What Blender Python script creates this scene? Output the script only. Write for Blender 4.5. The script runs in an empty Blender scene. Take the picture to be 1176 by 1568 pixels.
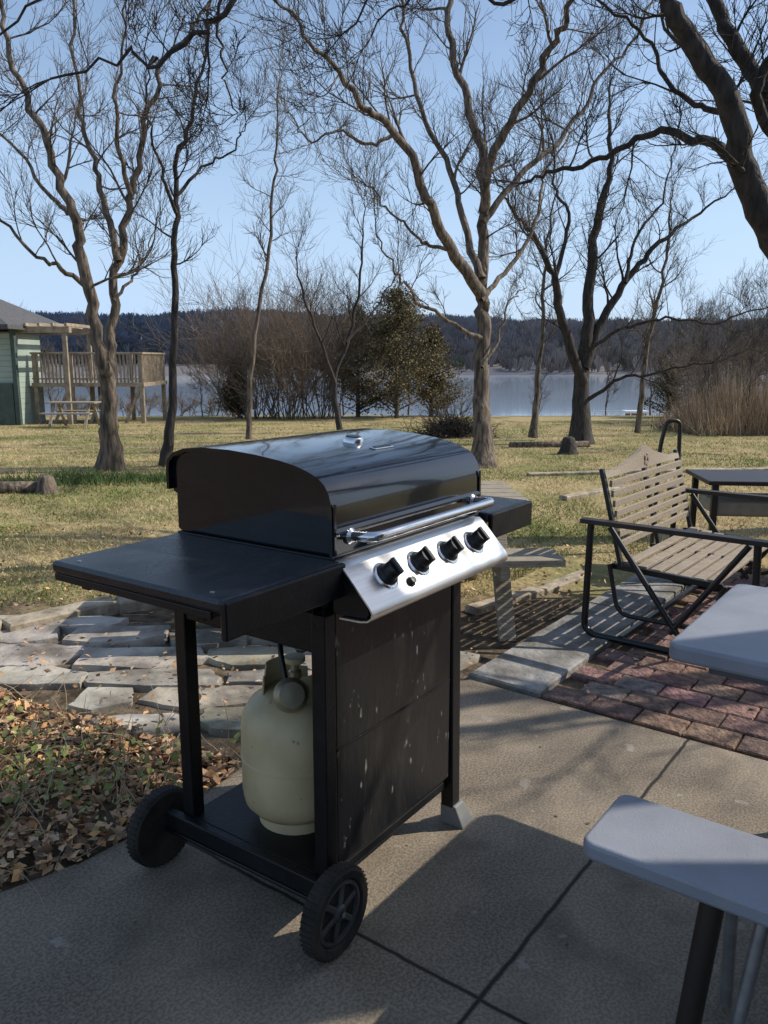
import bpy, math, random
import numpy as np
from mathutils import Vector, Matrix, noise
random.seed(7); np.random.seed(7)
R=random.random
def U(a,b): return a+(b-a)*random.random()
scene=bpy.context.scene
# ------------------------------------------------------------ materials
def new_mat(name):
    m=bpy.data.materials.new(name); m.use_nodes=True
    nt=m.node_tree; b=nt.nodes['Principled BSDF']; return m,nt,b
def mat(name,col,rough=.6,metal=0.,col2=None,scale=8.,bump=0.,bscale=40.,detail=6,contrast=(.35,.65),coat=0.,attr=None,stretch=None,spec=.5,speck=None,rvar=0.,dust=None):
    m,nt,b=new_mat(name); N=nt.nodes; L=nt.links
    b.inputs['Roughness'].default_value=rough; b.inputs['Metallic'].default_value=metal
    b.inputs['Coat Weight'].default_value=coat; b.inputs['Specular IOR Level'].default_value=spec
    tc=N.new('ShaderNodeTexCoord'); src=tc.outputs['Object']
    if stretch:
        mp=N.new('ShaderNodeMapping'); mp.inputs['Scale'].default_value=stretch
        L.new(src,mp.inputs[0]); src=mp.outputs[0]
    out=None
    c2=col2 if col2 else tuple(c*.7 for c in col)
    nz=N.new('ShaderNodeTexNoise'); nz.inputs['Scale'].default_value=scale; nz.inputs['Detail'].default_value=detail
    L.new(src,nz.inputs['Vector'])
    cr=N.new('ShaderNodeValToRGB'); cr.color_ramp.elements[0].position=contrast[0]; cr.color_ramp.elements[1].position=contrast[1]
    cr.color_ramp.elements[0].color=(*c2,1); cr.color_ramp.elements[1].color=(*col,1)
    L.new(nz.outputs['Fac'],cr.inputs[0]); out=cr.outputs[0]
    if speck:
        sc,th,scol=speck
        n3=N.new('ShaderNodeTexNoise'); n3.inputs['Scale'].default_value=sc; n3.inputs['Detail'].default_value=5
        L.new(src,n3.inputs['Vector'])
        r3=N.new('ShaderNodeValToRGB'); r3.color_ramp.elements[0].position=th; r3.color_ramp.elements[1].position=th+.06
        L.new(n3.outputs['Fac'],r3.inputs[0])
        mx=N.new('ShaderNodeMixRGB'); L.new(r3.outputs[0],mx.inputs[0]); L.new(out,mx.inputs[1]); mx.inputs[2].default_value=(*scol,1); out=mx.outputs[0]
    if dust:
        sc,lo_,hi,amt,dcol,st=dust
        mp2=N.new('ShaderNodeMapping'); mp2.inputs['Scale'].default_value=st; L.new(tc.outputs['Object'],mp2.inputs[0])
        n4=N.new('ShaderNodeTexNoise'); n4.inputs['Scale'].default_value=sc; n4.inputs['Detail'].default_value=9; n4.inputs['Roughness'].default_value=.7
        L.new(mp2.outputs[0],n4.inputs['Vector'])
        r4=N.new('ShaderNodeMapRange'); r4.inputs[1].default_value=lo_; r4.inputs[2].default_value=hi; r4.inputs[3].default_value=0; r4.inputs[4].default_value=amt
        L.new(n4.outputs['Fac'],r4.inputs[0])
        mx=N.new('ShaderNodeMixRGB'); L.new(r4.outputs[0],mx.inputs[0]); L.new(out,mx.inputs[1]); mx.inputs[2].default_value=(*dcol,1); out=mx.outputs[0]
    if attr:
        at=N.new('ShaderNodeAttribute'); at.attribute_name=attr
        mx=N.new('ShaderNodeMixRGB'); mx.blend_type='MULTIPLY'; mx.inputs[0].default_value=1
        L.new(out,mx.inputs[1]); L.new(at.outputs['Color'],mx.inputs[2]); out=mx.outputs[0]
    L.new(out,b.inputs['Base Color'])
    if rvar:
        mr=N.new('ShaderNodeMapRange'); mr.inputs['To Min'].default_value=rough-rvar; mr.inputs['To Max'].default_value=rough+rvar
        L.new(nz.outputs['Fac'],mr.inputs['Value']); L.new(mr.outputs[0],b.inputs['Roughness'])
    if bump:
        n2=N.new('ShaderNodeTexNoise'); n2.inputs['Scale'].default_value=bscale; n2.inputs['Detail'].default_value=8
        L.new(src,n2.inputs['Vector'])
        bp=N.new('ShaderNodeBump'); bp.inputs['Strength'].default_value=bump; bp.inputs['Distance'].default_value=.02
        L.new(n2.outputs['Fac'],bp.inputs['Height']); L.new(bp.outputs[0],b.inputs['Normal'])
    return m
M={}
M['lid']=mat('black_enamel',(.004,.006,.010),.12,0,(.003,.004,.007),5,coat=.5,bump=.010,bscale=12,rvar=.03,dust=(9,.55,.8,.03,(.25,.24,.22),(1,1,1)))
M['black']=mat('black_paint',(.007,.007,.008),.40,0,(.004,.004,.005),6,bump=.08,bscale=120,rvar=.1,spec=.32,dust=(14,.5,.75,.04,(.2,.18,.15),(1,1,1)))
M['blackdirty']=mat('black_paint_dirty',(.008,.008,.009),.32,0,(.005,.005,.006),5,bump=.05,bscale=60,speck=(42,.655,(.17,.16,.145)),rvar=.12,spec=.4,stretch=(1,1,.4),dust=(7,.50,.75,.14,(.16,.145,.125),(1.4,1,.35)))
M['shelf']=mat('shelf_paint',(.011,.014,.020),.28,0,(.006,.008,.011),9,bump=.10,bscale=260,rvar=.08,spec=.45,dust=(11,.48,.72,.12,(.16,.15,.14),(1,2.2,1)))
M['steel']=mat('stainless_steel',(.78,.77,.75),.30,.85,(.66,.65,.63),3,bump=.03,bscale=30,stretch=(1,40,40))
M['chrome']=mat('chrome',(.75,.75,.76),.18,1.,(.6,.6,.6),8)
M['plastic']=mat('black_plastic',(.010,.010,.010),.35,0,(.007,.007,.007),30)
M['rim']=mat('wheel_plastic',(.06,.058,.055),.5,0,(.035,.034,.032),30)
M['rubber']=mat('wheel_rubber',(.016,.015,.014),.8,0,(.04,.034,.028),14,bump=.2,bscale=60,spec=.25)
M['tank']=mat('tank_paint',(.58,.47,.27),.42,0,(.45,.36,.20),7,bump=.05,bscale=40,speck=(26,.68,(.22,.14,.08)))
M['brass']=mat('brass',(.42,.36,.24),.4,.6)
M['greyfoot']=mat('grey_plastic',(.24,.24,.23),.5)
M['table']=mat('table_plastic',(.255,.265,.30),.42,0,(.215,.225,.255),6,bump=.12,bscale=220,rvar=.07,dust=(14,.5,.7,.15,(.36,.33,.28),(1,1,1)))
M['tabledark']=mat('table_underside',(.10,.10,.11),.6)
M['galv']=mat('galvanised_steel',(.42,.42,.42),.4,.8,(.3,.3,.3),20)
M['brownleg']=mat('dark_brown_metal',(.028,.019,.014),.45)
M['wood']=mat('weathered_wood',(.42,.36,.27),.8,0,(.19,.155,.11),5,bump=.5,bscale=9,stretch=(3,30,30),contrast=(.3,.7))
M['slat']=mat('bench_slat_wood',(.40,.33,.25),.7,0,(.18,.145,.105),5,bump=.3,bscale=9,stretch=(30,3,30),contrast=(.3,.7))
M['bark']=mat('bark',(.19,.145,.105),.9,0,(.045,.035,.027),9,bump=1.,bscale=14,stretch=(2.4,2.4,.45),contrast=(.36,.62))
M['barkdark']=mat('bark_dark',(.06,.047,.038),.9,0,(.018,.015,.013),9,bump=1.,bscale=14,stretch=(2.4,2.4,.45))
M['barkfar']=mat('bark_far',(.14,.115,.095),.9,0,(.07,.058,.048),3)
M['rock']=mat('flagstone',(.42,.385,.33),.85,0,(.17,.15,.125),4,bump=1.,bscale=11,detail=10,contrast=(.38,.58),attr='Col',dust=(3.3,.52,.68,.6,(.075,.058,.042),(1,1,1)))
M['strip']=mat('old_concrete',(.31,.295,.27),.85,0,(.15,.14,.12),5,bump=.7,bscale=30,contrast=(.40,.60),attr='Col',dust=(4,.5,.7,.5,(.09,.07,.05),(1,1,1)))
M['edge']=mat('edging_stone',(.44,.37,.27),.85,0,(.18,.145,.10),9,bump=.8,bscale=16)
M['brick']=mat('paver_brick',(.26,.15,.115),.85,0,(.10,.055,.045),22,bump=1.,bscale=45,attr='Col',dust=(5,.47,.7,.3,(.20,.16,.13),(1,1,1)))
M['grass']=mat('grass_blades',(1,1,1),.75,0,(.75,.75,.75),1.2,attr='Col',spec=.2)
M['leaf']=mat('dry_leaves',(1,1,1),.65,0,(.8,.76,.72),30,attr='Col',spec=.3)
M['cedar']=mat('cedar_foliage',(1,1,1),.8,0,(.55,.55,.55),1.5,attr='Col',spec=.2)
M['forest']=mat('far_forest',(1,1,1),.95,0,(.75,.75,.78),.03,contrast=(.35,.65),attr='Col',spec=.0)
M['siding']=mat('green_siding',(.34,.40,.34),.7,0,(.28,.34,.29),2)
M['sidedark']=mat('green_panel',(.06,.09,.075),.6)
M['roof']=mat('roof_shingle',(.10,.095,.10),.85,0,(.06,.06,.06),10,bump=.4,bscale=20)
M['deck']=mat('deck_wood',(.36,.29,.21),.8,0,(.21,.165,.115),6)
M['white']=mat('white_paint',(.7,.7,.68),.5)
M['red']=mat('red_brown_paint',(.25,.06,.04),.6)
M['glass']=mat('window_glass',(.02,.025,.03),.05,0,coat=.5)
M['hbrick']=mat('house_brick',(.28,.16,.11),.85,0,(.2,.1,.07),12)
M['cushion']=mat('beige_cushion',(.34,.29,.2),.9,0,(.26,.22,.15),12)

# ------------------------------------------------------------ helpers
def empty(name,loc=(0,0,0),rot=0):
    e=bpy.data.objects.new(name,None); scene.collection.objects.link(e); e.location=loc; e.rotation_euler=(0,0,rot); e.empty_display_size=.1
    return e
def mobj(name,verts,faces,m,parent=None,smooth=None,bevel=0,cols=None,seg=2):
    me=bpy.data.meshes.new(name); me.from_pydata([tuple(v) for v in verts],[],[tuple(f) for f in faces]); me.update()
    if m: me.materials.append(m)
    if smooth is not None:
        me.polygons.foreach_set('use_smooth',[True]*len(me.polygons)); me.set_sharp_from_angle(angle=math.radians(smooth))
    if cols is not None:
        a=me.color_attributes.new('Col','FLOAT_COLOR','POINT'); c=np.ones((len(verts),4),dtype=np.float32); c[:,:3]=cols; a.data.foreach_set('color',c.ravel())
    o=bpy.data.objects.new(name,me); scene.collection.objects.link(o)
    if parent: o.parent=parent
    if bevel:
        b=o.modifiers.new('b','BEVEL'); b.width=bevel; b.segments=seg; b.limit_method='ANGLE'; b.angle_limit=math.radians(35)
    return o
def npmesh(name,V,F,m,cols=None,smooth=False,parent=None):
    me=bpy.data.meshes.new(name); n=len(V); k,s=F.shape
    me.vertices.add(n); me.vertices.foreach_set('co',np.asarray(V,dtype=np.float32).ravel())
    me.loops.add(k*s); me.loops.foreach_set('vertex_index',F.astype(np.int32).ravel())
    me.polygons.add(k); me.polygons.foreach_set('loop_start',(np.arange(k)*s).astype(np.int32)); me.polygons.foreach_set('loop_total',np.full(k,s,dtype=np.int32))
    if smooth: me.polygons.foreach_set('use_smooth',np.ones(k,dtype=bool))
    me.update(calc_edges=True); me.validate()
    if cols is not None:
        a=me.color_attributes.new('Col','FLOAT_COLOR','POINT'); c=np.ones((n,4),dtype=np.float32); c[:,:3]=cols; a.data.foreach_set('color',c.ravel())
    me.materials.append(m)
    o=bpy.data.objects.new(name,me); scene.collection.objects.link(o)
    if parent: o.parent=parent
    return o
BF=[(0,3,2,1),(4,5,6,7),(0,1,5,4),(1,2,6,5),(2,3,7,6),(3,0,4,7)]
def box(name,x0,x1,y0,y1,z0,z1,m,parent=None,bevel=.004):
    v=[(x0,y0,z0),(x1,y0,z0),(x1,y1,z0),(x0,y1,z0),(x0,y0,z1),(x1,y0,z1),(x1,y1,z1),(x0,y1,z1)]
    return mobj(name,v,BF,m,parent,bevel=bevel)
def prism(name,prof,x0,x1,m,parent=None,bevel=0,smooth=30):
    n=len(prof); v=[(x0,p[0],p[1]) for p in prof]+[(x1,p[0],p[1]) for p in prof]
    f=[(i,(i+1)%n,n+(i+1)%n,n+i) for i in range(n)]+[tuple(range(n))[::-1],tuple(range(n,2*n))]
    return mobj(name,v,f,m,parent,smooth=smooth,bevel=bevel)
def ribbon(name,prof,t,x0,x1,m,parent=None,smooth=40):
    n=len(prof); inner=[]
    for i,p in enumerate(prof):
        a=Vector(prof[max(i-1,0)]);b=Vector(prof[min(i+1,n-1)]); d=(b-a).normalized(); inner.append((p[0]+d.y*t,p[1]-d.x*t))
    return prism(name,list(prof)+inner[::-1],x0,x1,m,parent,smooth=smooth)
def lathe(name,prof,m,parent=None,loc=(0,0,0),axis='Z',seg=40,smooth=35,rotm=None):
    v=[];f=[]
    n=len(prof)
    for i in range(seg):
        a=2*math.pi*i/seg
        for r,z in prof: v.append((r*math.cos(a),r*math.sin(a),z))
    for i in range(seg):
        j=(i+1)%seg
        for k in range(n-1): f.append((i*n+k,j*n+k,j*n+k+1,i*n+k+1))
    f.append(tuple(i*n for i in range(seg))[::-1]); f.append(tuple(i*n+n-1 for i in range(seg)))
    o=mobj(name,v,f,m,parent,smooth=smooth)
    o.location=loc
    if rotm is not None: o.rotation_euler=rotm
    return o
def fillet(pts,r,n=5):
    pts=[Vector(p) for p in pts]; out=[pts[0]]
    for i in range(1,len(pts)-1):
        a=pts[i-1]-pts[i]; b=pts[i+1]-pts[i]; rr=min(r,a.length*.45,b.length*.45)
        p0=pts[i]+a.normalized()*rr; p2=pts[i]+b.normalized()*rr
        for k in range(n+1):
            t=k/n; out.append(p0*(1-t)**2+pts[i]*2*t*(1-t)+p2*t*t)
    out.append(pts[-1]); return out
def tube(name,pts,r,m,parent=None,sides=12,flat=1.):
    pts=[Vector(p) for p in pts]; n=len(pts); v=[];f=[]
    up=None
    for i,p in enumerate(pts):
        t=(pts[min(i+1,n-1)]-pts[max(i-1,0)]).normalized()
        if up is None: up=Vector((0,0,1)) if abs(t.z)<.9 else Vector((1,0,0))
        s=t.cross(up).normalized(); up=s.cross(t).normalized()
        for k in range(sides):
            a=2*math.pi*k/sides; v.append(p+s*math.cos(a)*r+up*math.sin(a)*r*flat)
    for i in range(n-1):
        for k in range(sides):
            k2=(k+1)%sides; f.append((i*sides+k,i*sides+k2,(i+1)*sides+k2,(i+1)*sides+k))
    f.append(tuple(range(sides))[::-1]); f.append(tuple((n-1)*sides+k for k in range(sides)))
    return mobj(name,v,f,m,parent,smooth=50)
def bar(name,p,q,w,h,m,parent=None,bevel=.003):
    p=Vector(p);q=Vector(q);t=(q-p).normalized(); up=Vector((0,0,1)) if abs(t.z)<.95 else Vector((0,1,0))
    s=t.cross(up).normalized(); up=s.cross(t).normalized()
    v=[]
    for c in (p,q):
        for a,b in((-1,-1),(1,-1),(1,1),(-1,1)): v.append(c+s*a*w/2+up*b*h/2)
    f=[(0,1,2,3),(7,6,5,4),(0,4,5,1),(1,5,6,2),(2,6,7,3),(3,7,4,0)]
    return mobj(name,v,f,m,parent,bevel=bevel)
def inpoly(x,y,poly):
    c=False;n=len(poly);j=n-1
    for i in range(n):
        xi,yi=poly[i];xj,yj=poly[j]
        if (yi>y)!=(yj>y) and x<(xj-xi)*(y-yi)/(yj-yi)+xi: c=not c
        j=i
    return c

# ------------------------------------------------------------ camera, sun, sky
H=1.45
cd=bpy.data.cameras.new('camera'); cam=bpy.data.objects.new('camera',cd); scene.collection.objects.link(cam)
cam.location=(0,0,H); cam.rotation_euler=(math.radians(90-10.77),0,0)
cd.sensor_fit='VERTICAL'; cd.sensor_height=36; cd.lens=28.24; cd.clip_end=6000; cd.clip_start=.05
scene.camera=cam
sd=Vector((1,.2,.86)).normalized()
el=math.asin(sd.z); az=math.atan2(sd.x,sd.y)
ld=bpy.data.lights.new('sun','SUN'); ld.energy=5.0; ld.angle=math.radians(.5); ld.color=(1,.93,.82)
lo=bpy.data.objects.new('sun',ld); scene.collection.objects.link(lo); lo.rotation_euler=sd.to_track_quat('Z','Y').to_euler(); lo.location=(5,1,8)
w=bpy.data.worlds.new('World'); scene.world=w; w.use_nodes=True
nt=w.node_tree; N=nt.nodes; L=nt.links; bg=N['Background']; sk=N.new('ShaderNodeTexSky'); sk.sky_type='NISHITA'; sk.sun_disc=False
sk.sun_elevation=el; sk.sun_rotation=az; sk.air_density=1.0; sk.dust_density=.8; sk.ozone_density=1.6
# thin high haze: whiter towards the horizon, faint wisps above
tc=N.new('ShaderNodeTexCoord'); sp=N.new('ShaderNodeSeparateXYZ'); L.new(tc.outputs['Generated'],sp.inputs[0])
hz_=N.new('ShaderNodeMapRange'); hz_.interpolation_type='SMOOTHSTEP'; hz_.inputs[1].default_value=-.03; hz_.inputs[2].default_value=.42; hz_.inputs[3].default_value=.80; hz_.inputs[4].default_value=.16
L.new(sp.outputs[2],hz_.inputs[0])
mp=N.new('ShaderNodeMapping'); mp.inputs['Scale'].default_value=(1.2,1.2,5); L.new(tc.outputs['Generated'],mp.inputs[0])
cn_=N.new('ShaderNodeTexNoise'); cn_.inputs['Scale'].default_value=2.2; cn_.inputs['Detail'].default_value=7; L.new(mp.outputs[0],cn_.inputs['Vector'])
cm=N.new('ShaderNodeMapRange'); cm.inputs[1].default_value=.45; cm.inputs[2].default_value=.78; cm.inputs[3].default_value=0; cm.inputs[4].default_value=.22; L.new(cn_.outputs['Fac'],cm.inputs[0])
sm_=N.new('ShaderNodeMath'); sm_.operation='ADD'; sm_.use_clamp=True; L.new(hz_.outputs[0],sm_.inputs[0]); L.new(cm.outputs[0],sm_.inputs[1])
mxs=N.new('ShaderNodeMixRGB'); L.new(sm_.outputs[0],mxs.inputs[0]); L.new(sk.outputs[0],mxs.inputs[1]); mxs.inputs[2].default_value=(3.7,5.0,7.0,1)
L.new(mxs.outputs[0],bg.inputs[0]); bg.inputs[1].default_value=.15
scene.view_settings.view_transform='Standard'; scene.view_settings.look='None'; scene.view_settings.exposure=0

# ------------------------------------------------------------ terrain
def smooth(a,b,x):
    t=max(0,min(1,(x-a)/(b-a))); return t*t*(3-2*t)
def gz(x,y):
    z=-.025
    if y>9: z-=.03*(min(y,32)-9)+.04*(noise.noise(Vector((x*.15,y*.15,0))))*smooth(9,14,y)
    z-=8.5*smooth(31,60,y)
    sh=400+60*noise.noise(Vector((x*.004,3,0)))
    if y>sh-40:
        z+=8*smooth(sh-40,sh+10,y)
        z+=(28+18*noise.noise(Vector((x*.006,y*.002,5))))*smooth(sh,sh+330,y)
    return z
ys=list(np.arange(-12,4,1.5))+list(np.arange(4,34,.7))+list(np.arange(34,64,2))+list(np.arange(66,340,30))+list(np.arange(340,820,14))+[900,1100,1500,2200,3200]
xs=[-3200,-2000,-1200]+list(np.arange(-800,-60,25))+list(np.arange(-60,-20,5))+list(np.arange(-20,20,.8))+list(np.arange(20,60,5))+list(np.arange(60,800,25))+[1200,2000,3200]
V=np.array([(x,y,gz(x,y)) for y in ys for x in xs]); nx=len(xs)
F=np.array([(j*nx+i,j*nx+i+1,(j+1)*nx+i+1,(j+1)*nx+i) for j in range(len(ys)-1) for i in range(nx-1)])
m,nt,b=new_mat('ground_soil_grass'); N=nt.nodes;L=nt.links
b.inputs['Roughness'].default_value=.95; b.inputs['Specular IOR Level'].default_value=.1
tc=N.new('ShaderNodeTexCoord')
def nz(scale,det=6):
    n=N.new('ShaderNodeTexNoise'); n.inputs['Scale'].default_value=scale; n.inputs['Detail'].default_value=det; L.new(tc.outputs['Object'],n.inputs['Vector']); return n.outputs['Fac']
def ramp(f,p0,c0,p1,c1):
    r=N.new('ShaderNodeValToRGB'); e=r.color_ramp.elements; e[0].position=p0;e[1].position=p1;e[0].color=(*c0,1);e[1].color=(*c1,1); L.new(f,r.inputs[0]); return r.outputs[0]
def mix(f,a,c):
    x=N.new('ShaderNodeMixRGB'); 
    L.new(f,x.inputs[0]); L.new(a,x.inputs[1]); L.new(c,x.inputs[2]); return x.outputs[0]
g1=ramp(nz(.55),.38,(.16,.175,.05),.53,(.40,.31,.155))
g2=ramp(nz(7),.3,(.13,.12,.055),.7,(.40,.31,.17))
x=N.new('ShaderNodeMixRGB'); x.inputs[0].default_value=.4; L.new(g1,x.inputs[1]); L.new(g2,x.inputs[2]); grass=x.outputs[0]
dirt=ramp(nz(12),.3,(.045,.034,.023),.7,(.20,.15,.10))
worn=ramp(nz(.9,9),.60,(0,0,0),.68,(1,1,1))
grass=mix(worn,grass,dirt)
sep=N.new('ShaderNodeSeparateXYZ'); L.new(tc.outputs['Object'],sep.inputs[0])
def mr(v,a,b_,c,d):
    r=N.new('ShaderNodeMapRange'); r.inputs[1].default_value=a; r.inputs[2].default_value=b_; r.inputs[3].default_value=c; r.inputs[4].default_value=d; L.new(v,r.inputs[0]); return r.outputs[0]
ad=N.new('ShaderNodeMath'); ad.operation='ADD'; L.new(sep.outputs[1],ad.inputs[0])
n0=nz(1.6); mm=N.new('ShaderNodeMath'); mm.operation='MULTIPLY'; L.new(n0,mm.inputs[0]); mm.inputs[1].default_value=1.6; L.new(mm.outputs[0],ad.inputs[1])
near=mr(ad.outputs[0],5.3,6.0,0,1)
c=mix(near,dirt,grass)
far=mr(sep.outputs[1],30,34,0,1)
brush=ramp(nz(.8),.35,(.08,.06,.04),.65,(.20,.155,.10))
c=mix(far,c,brush)
hill=ramp(nz(.02,8),.4,(.10,.105,.13),.6,(.20,.185,.185))  # far ground colour carries a bluish-grey distance haze
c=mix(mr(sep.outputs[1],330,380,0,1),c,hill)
L.new(c,b.inputs['Base Color'])
bp=N.new('ShaderNodeBump'); bp.inputs['Strength'].default_value=.8; bp.inputs['Distance'].default_value=.05; L.new(nz(14,8),bp.inputs['Height']); L.new(bp.outputs[0],b.inputs['Normal'])
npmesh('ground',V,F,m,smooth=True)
m,nt,b=new_mat('lake_water'); N=nt.nodes;L=nt.links
b.inputs['Base Color'].default_value=(.32,.40,.50,1); b.inputs['Roughness'].default_value=.06; b.inputs['IOR'].default_value=1.33
tc=N.new('ShaderNodeTexCoord'); mp=N.new('ShaderNodeMapping'); mp.inputs['Scale'].default_value=(.12,.5,1); L.new(tc.outputs['Object'],mp.inputs[0])
n=N.new('ShaderNodeTexNoise'); n.inputs['Scale'].default_value=1.2; n.inputs['Detail'].default_value=5; L.new(mp.outputs[0],n.inputs['Vector'])
bp=N.new('ShaderNodeBump'); bp.inputs['Strength'].default_value=.06; bp.inputs['Distance'].default_value=.06; L.new(n.outputs['Fac'],bp.inputs['Height']); L.new(bp.outputs[0],b.inputs['Normal'])
mobj('lake_water',[(-1500,36,-6),(1500,36,-6),(1500,520,-6),(-1500,520,-6)],[(0,1,2,3)],m)

nT=9500; K=16
ty=392+(np.random.rand(nT)**1.1)*440; tx=np.random.uniform(-.60,.60,nT)*ty
tz=np.array([gz(a,b_) for a,b_ in zip(tx,ty)]); ok=tz>-6.3; tx,ty,tz=tx[ok],ty[ok],tz[ok]; nT=len(tx)
th_=np.random.uniform(5.5,11,nT)
base=np.stack([tx,ty,tz],1)[:,None,:]
hh=th_[:,None]
ang=np.random.uniform(-1.25,1.25,(nT,K)); rad_=np.random.uniform(.55,1.,(nT,K))
spread=np.sin(ang)*hh*.42*rad_; sy=np.random.normal(0,1,(nT,K))*hh*.12
p0=base+np.stack([spread*.25,sy*.1,hh*np.random.uniform(0,.35,(nT,K))],-1)
p1=base+np.stack([spread,sy,hh*(.45+.55*np.cos(ang)*rad_)],-1)
wd=np.random.uniform(.18,.50,(nT,K,1))*np.array([1,0,0.2])
V=np.stack([p0-wd,p0+wd,p1+wd*.6,p1-wd*.6],2).reshape(-1,3)
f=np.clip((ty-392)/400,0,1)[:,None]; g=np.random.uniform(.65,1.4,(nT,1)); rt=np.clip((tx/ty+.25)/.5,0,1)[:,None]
cn=(np.array([[.12,.12,.135]])*(1-rt)+np.array([[.25,.205,.175]])*rt)*g; cf=(np.array([[.18,.21,.28]])*(1-rt)+np.array([[.28,.27,.285]])*rt)*(.7+.3*g)  # distance haze put into the tree colours: bluer and paler further back
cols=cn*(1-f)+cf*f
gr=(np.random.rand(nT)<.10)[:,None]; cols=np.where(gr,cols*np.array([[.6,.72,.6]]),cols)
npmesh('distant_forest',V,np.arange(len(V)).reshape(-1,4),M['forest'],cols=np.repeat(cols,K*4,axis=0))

# ------------------------------------------------------------ trees
class TB:
    def __init__(s): s.V=[];s.F=[];s.n=0
    def add(s,pts,rad,sides):
        P=np.asarray(pts,float); n=len(P); T=np.empty_like(P); T[1:-1]=P[2:]-P[:-2]; T[0]=P[1]-P[0]; T[-1]=P[-1]-P[-2]
        T/=np.linalg.norm(T,axis=1,keepdims=True)+1e-9
        ref=np.array([.31,.87,.38]) if abs(T[0,1])<.7 else np.array([.9,.1,.42])
        S=np.cross(T,ref); S/=np.linalg.norm(S,axis=1,keepdims=True)+1e-9; W=np.cross(S,T)
        a=np.arange(sides)*2*np.pi/sides; r=np.asarray(rad)[:,None,None]
        off=r*(np.cos(a)[None,:,None]*S[:,None,:]+np.sin(a)[None,:,None]*W[:,None,:])
        if sides>6: off=off*(1+(np.random.rand(n,sides,1)-.5)*.10+ (np.random.rand(1,sides,1)-.5)*.16)
        v=P[:,None,:]+off
        s.V.append(v.reshape(-1,3))
        i=np.arange(n-1)[:,None]*sides; k=np.arange(sides)[None,:]; k2=(k+1)%sides
        s.F.append(np.stack([i+k,i+k2,i+sides+k2,i+sides+k],-1).reshape(-1,4)+s.n); s.n+=n*sides
    def obj(s,name,m): return npmesh(name,np.vstack(s.V),np.vstack(s.F),m,smooth=True)
def catmull(P,k=4):
    P=[np.array(p,float) for p in P]; Q=[2*P[0]-P[1]]+P+[2*P[-1]-P[-2]]; out=[]
    for i in range(1,len(Q)-2):
        for j in range(k):
            t=j/k; a,b,c,d=Q[i-1],Q[i],Q[i+1],Q[i+2]
            out.append(.5*((2*b)+(-a+c)*t+(2*a-5*b+4*c-d)*t*t+(-a+3*b-3*c+d)*t**3))
    out.append(P[-1]); return np.array(out)
def rv():
    v=np.random.normal(size=3); return v/np.linalg.norm(v)
def branch(tb,p,d,L,r,level,maxl,up=.11,sc=1.):
    n=7 if level<=1 else (5 if level==2 else 4)
    pts=[p];ds=[]
    for i in range(n):
        d=d+rv()*.25+np.array([0,0,up]); d/=np.linalg.norm(d); ds.append(d); p=p+d*L/n; pts.append(p)
    rad=np.linspace(r,max(r*.22,.0018*sc),n+1)
    tb.add(pts,rad,5 if r>.02 else 3)
    if level<maxl:
        k={1:9,2:6,3:3}.get(level,2)
        for j in range(k):
            t=U(.15,1.); i=min(int(t*n),n-1); q=pts[i]+(pts[i+1]-pts[i])*(t*n-i)
            dd=ds[i]+rv()*.8; dd/=np.linalg.norm(dd)
            branch(tb,q,dd,L*U(.35,.62),max(rad[i]*.55,.0024*sc),level+1,maxl,up,sc)
def limb(tb,P,r0,r1,maxl=3,space=.29,L1=1.3,start=.25,wob=.055,sides=9,sc=1.,flare=0.,r0k=.88):
    pts=catmull(P,6); n=len(pts); r0=r0*r0k
    w=np.zeros((n,3)); 
    for i in range(1,n-1): w[i]=w[i-1]*.4+rv()*wob*min(1,.2+1.4*i/n)
    w[0]=0;w[-1]*=0; pts=pts+w
    t=np.linspace(0,1,n); rad=r0+(r1-r0)*t**.8
    if flare: rad=rad*(1+flare*np.exp(-t*18))
    tb.add(pts,rad,sides)
    seg=np.linalg.norm(np.diff(pts,axis=0),axis=1); tot=seg.sum(); cum=np.r_[0,np.cumsum(seg)]
    s=tot*start
    while s<tot:
        i=min(np.searchsorted(cum,s)-1,n-2); i=max(i,0); f=(s-cum[i])/seg[i]; q=pts[i]+(pts[i+1]-pts[i])*f
        tg=(pts[i+1]-pts[i])/seg[i]; rr=rad[i]
        d=tg*.6+rv()*.85+np.array([0,0,.22]); d/=np.linalg.norm(d)
        l=L1*U(.45,1.2)*(1-.35*s/tot)
        branch(tb,q,d,l,min(rr*.5,.020*l+.003)*U(.7,1.15),1,maxl,sc=sc)
        s+=space*U(.5,1.5)
    tg=(pts[-1]-pts[-2]); tg/=np.linalg.norm(tg)
    for _ in range(3):
        d=tg+rv()*.5; d/=np.linalg.norm(d); branch(tb,pts[-1],d,L1*.9,rad[-1]*.8,1,maxl,sc=sc)
def T(D,L,depth):
    """limb in hundredths of the tree's distance from the patio; depth = metres of spread along y"""
    n=len(L); out=[]
    for i,(X,Z) in enumerate(L):
        y=D+depth*i/(n-1); out.append((X*y/100,y,H+Z*y/100))
    return out
tb=TB(); D=11.8
limb(tb,T(D,[(12.4,-13.6),(12.15,-9),(12.1,-4),(11.8,3.9),(11.8,8.5),(11.75,16.7),(11.2,23.9),(8.4,32.4),(7.5,39.9),(7,48)],1.0),.18,.03,start=.42,L1=1.5,flare=.6)
limb(tb,T(D,[(11.8,7.6),(7.95,13),(4.8,18.9),(.9,26.8),(-3.2,29.5),(-6.6,33.7),(-11.7,39.2)],-2.2),.105,.015,L1=1.5)
limb(tb,T(D,[(11.7,9.5),(9.8,14.5),(8,22),(3.5,30),(2,38),(1,45)],1.5),.075,.015,L1=1.3)
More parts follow.
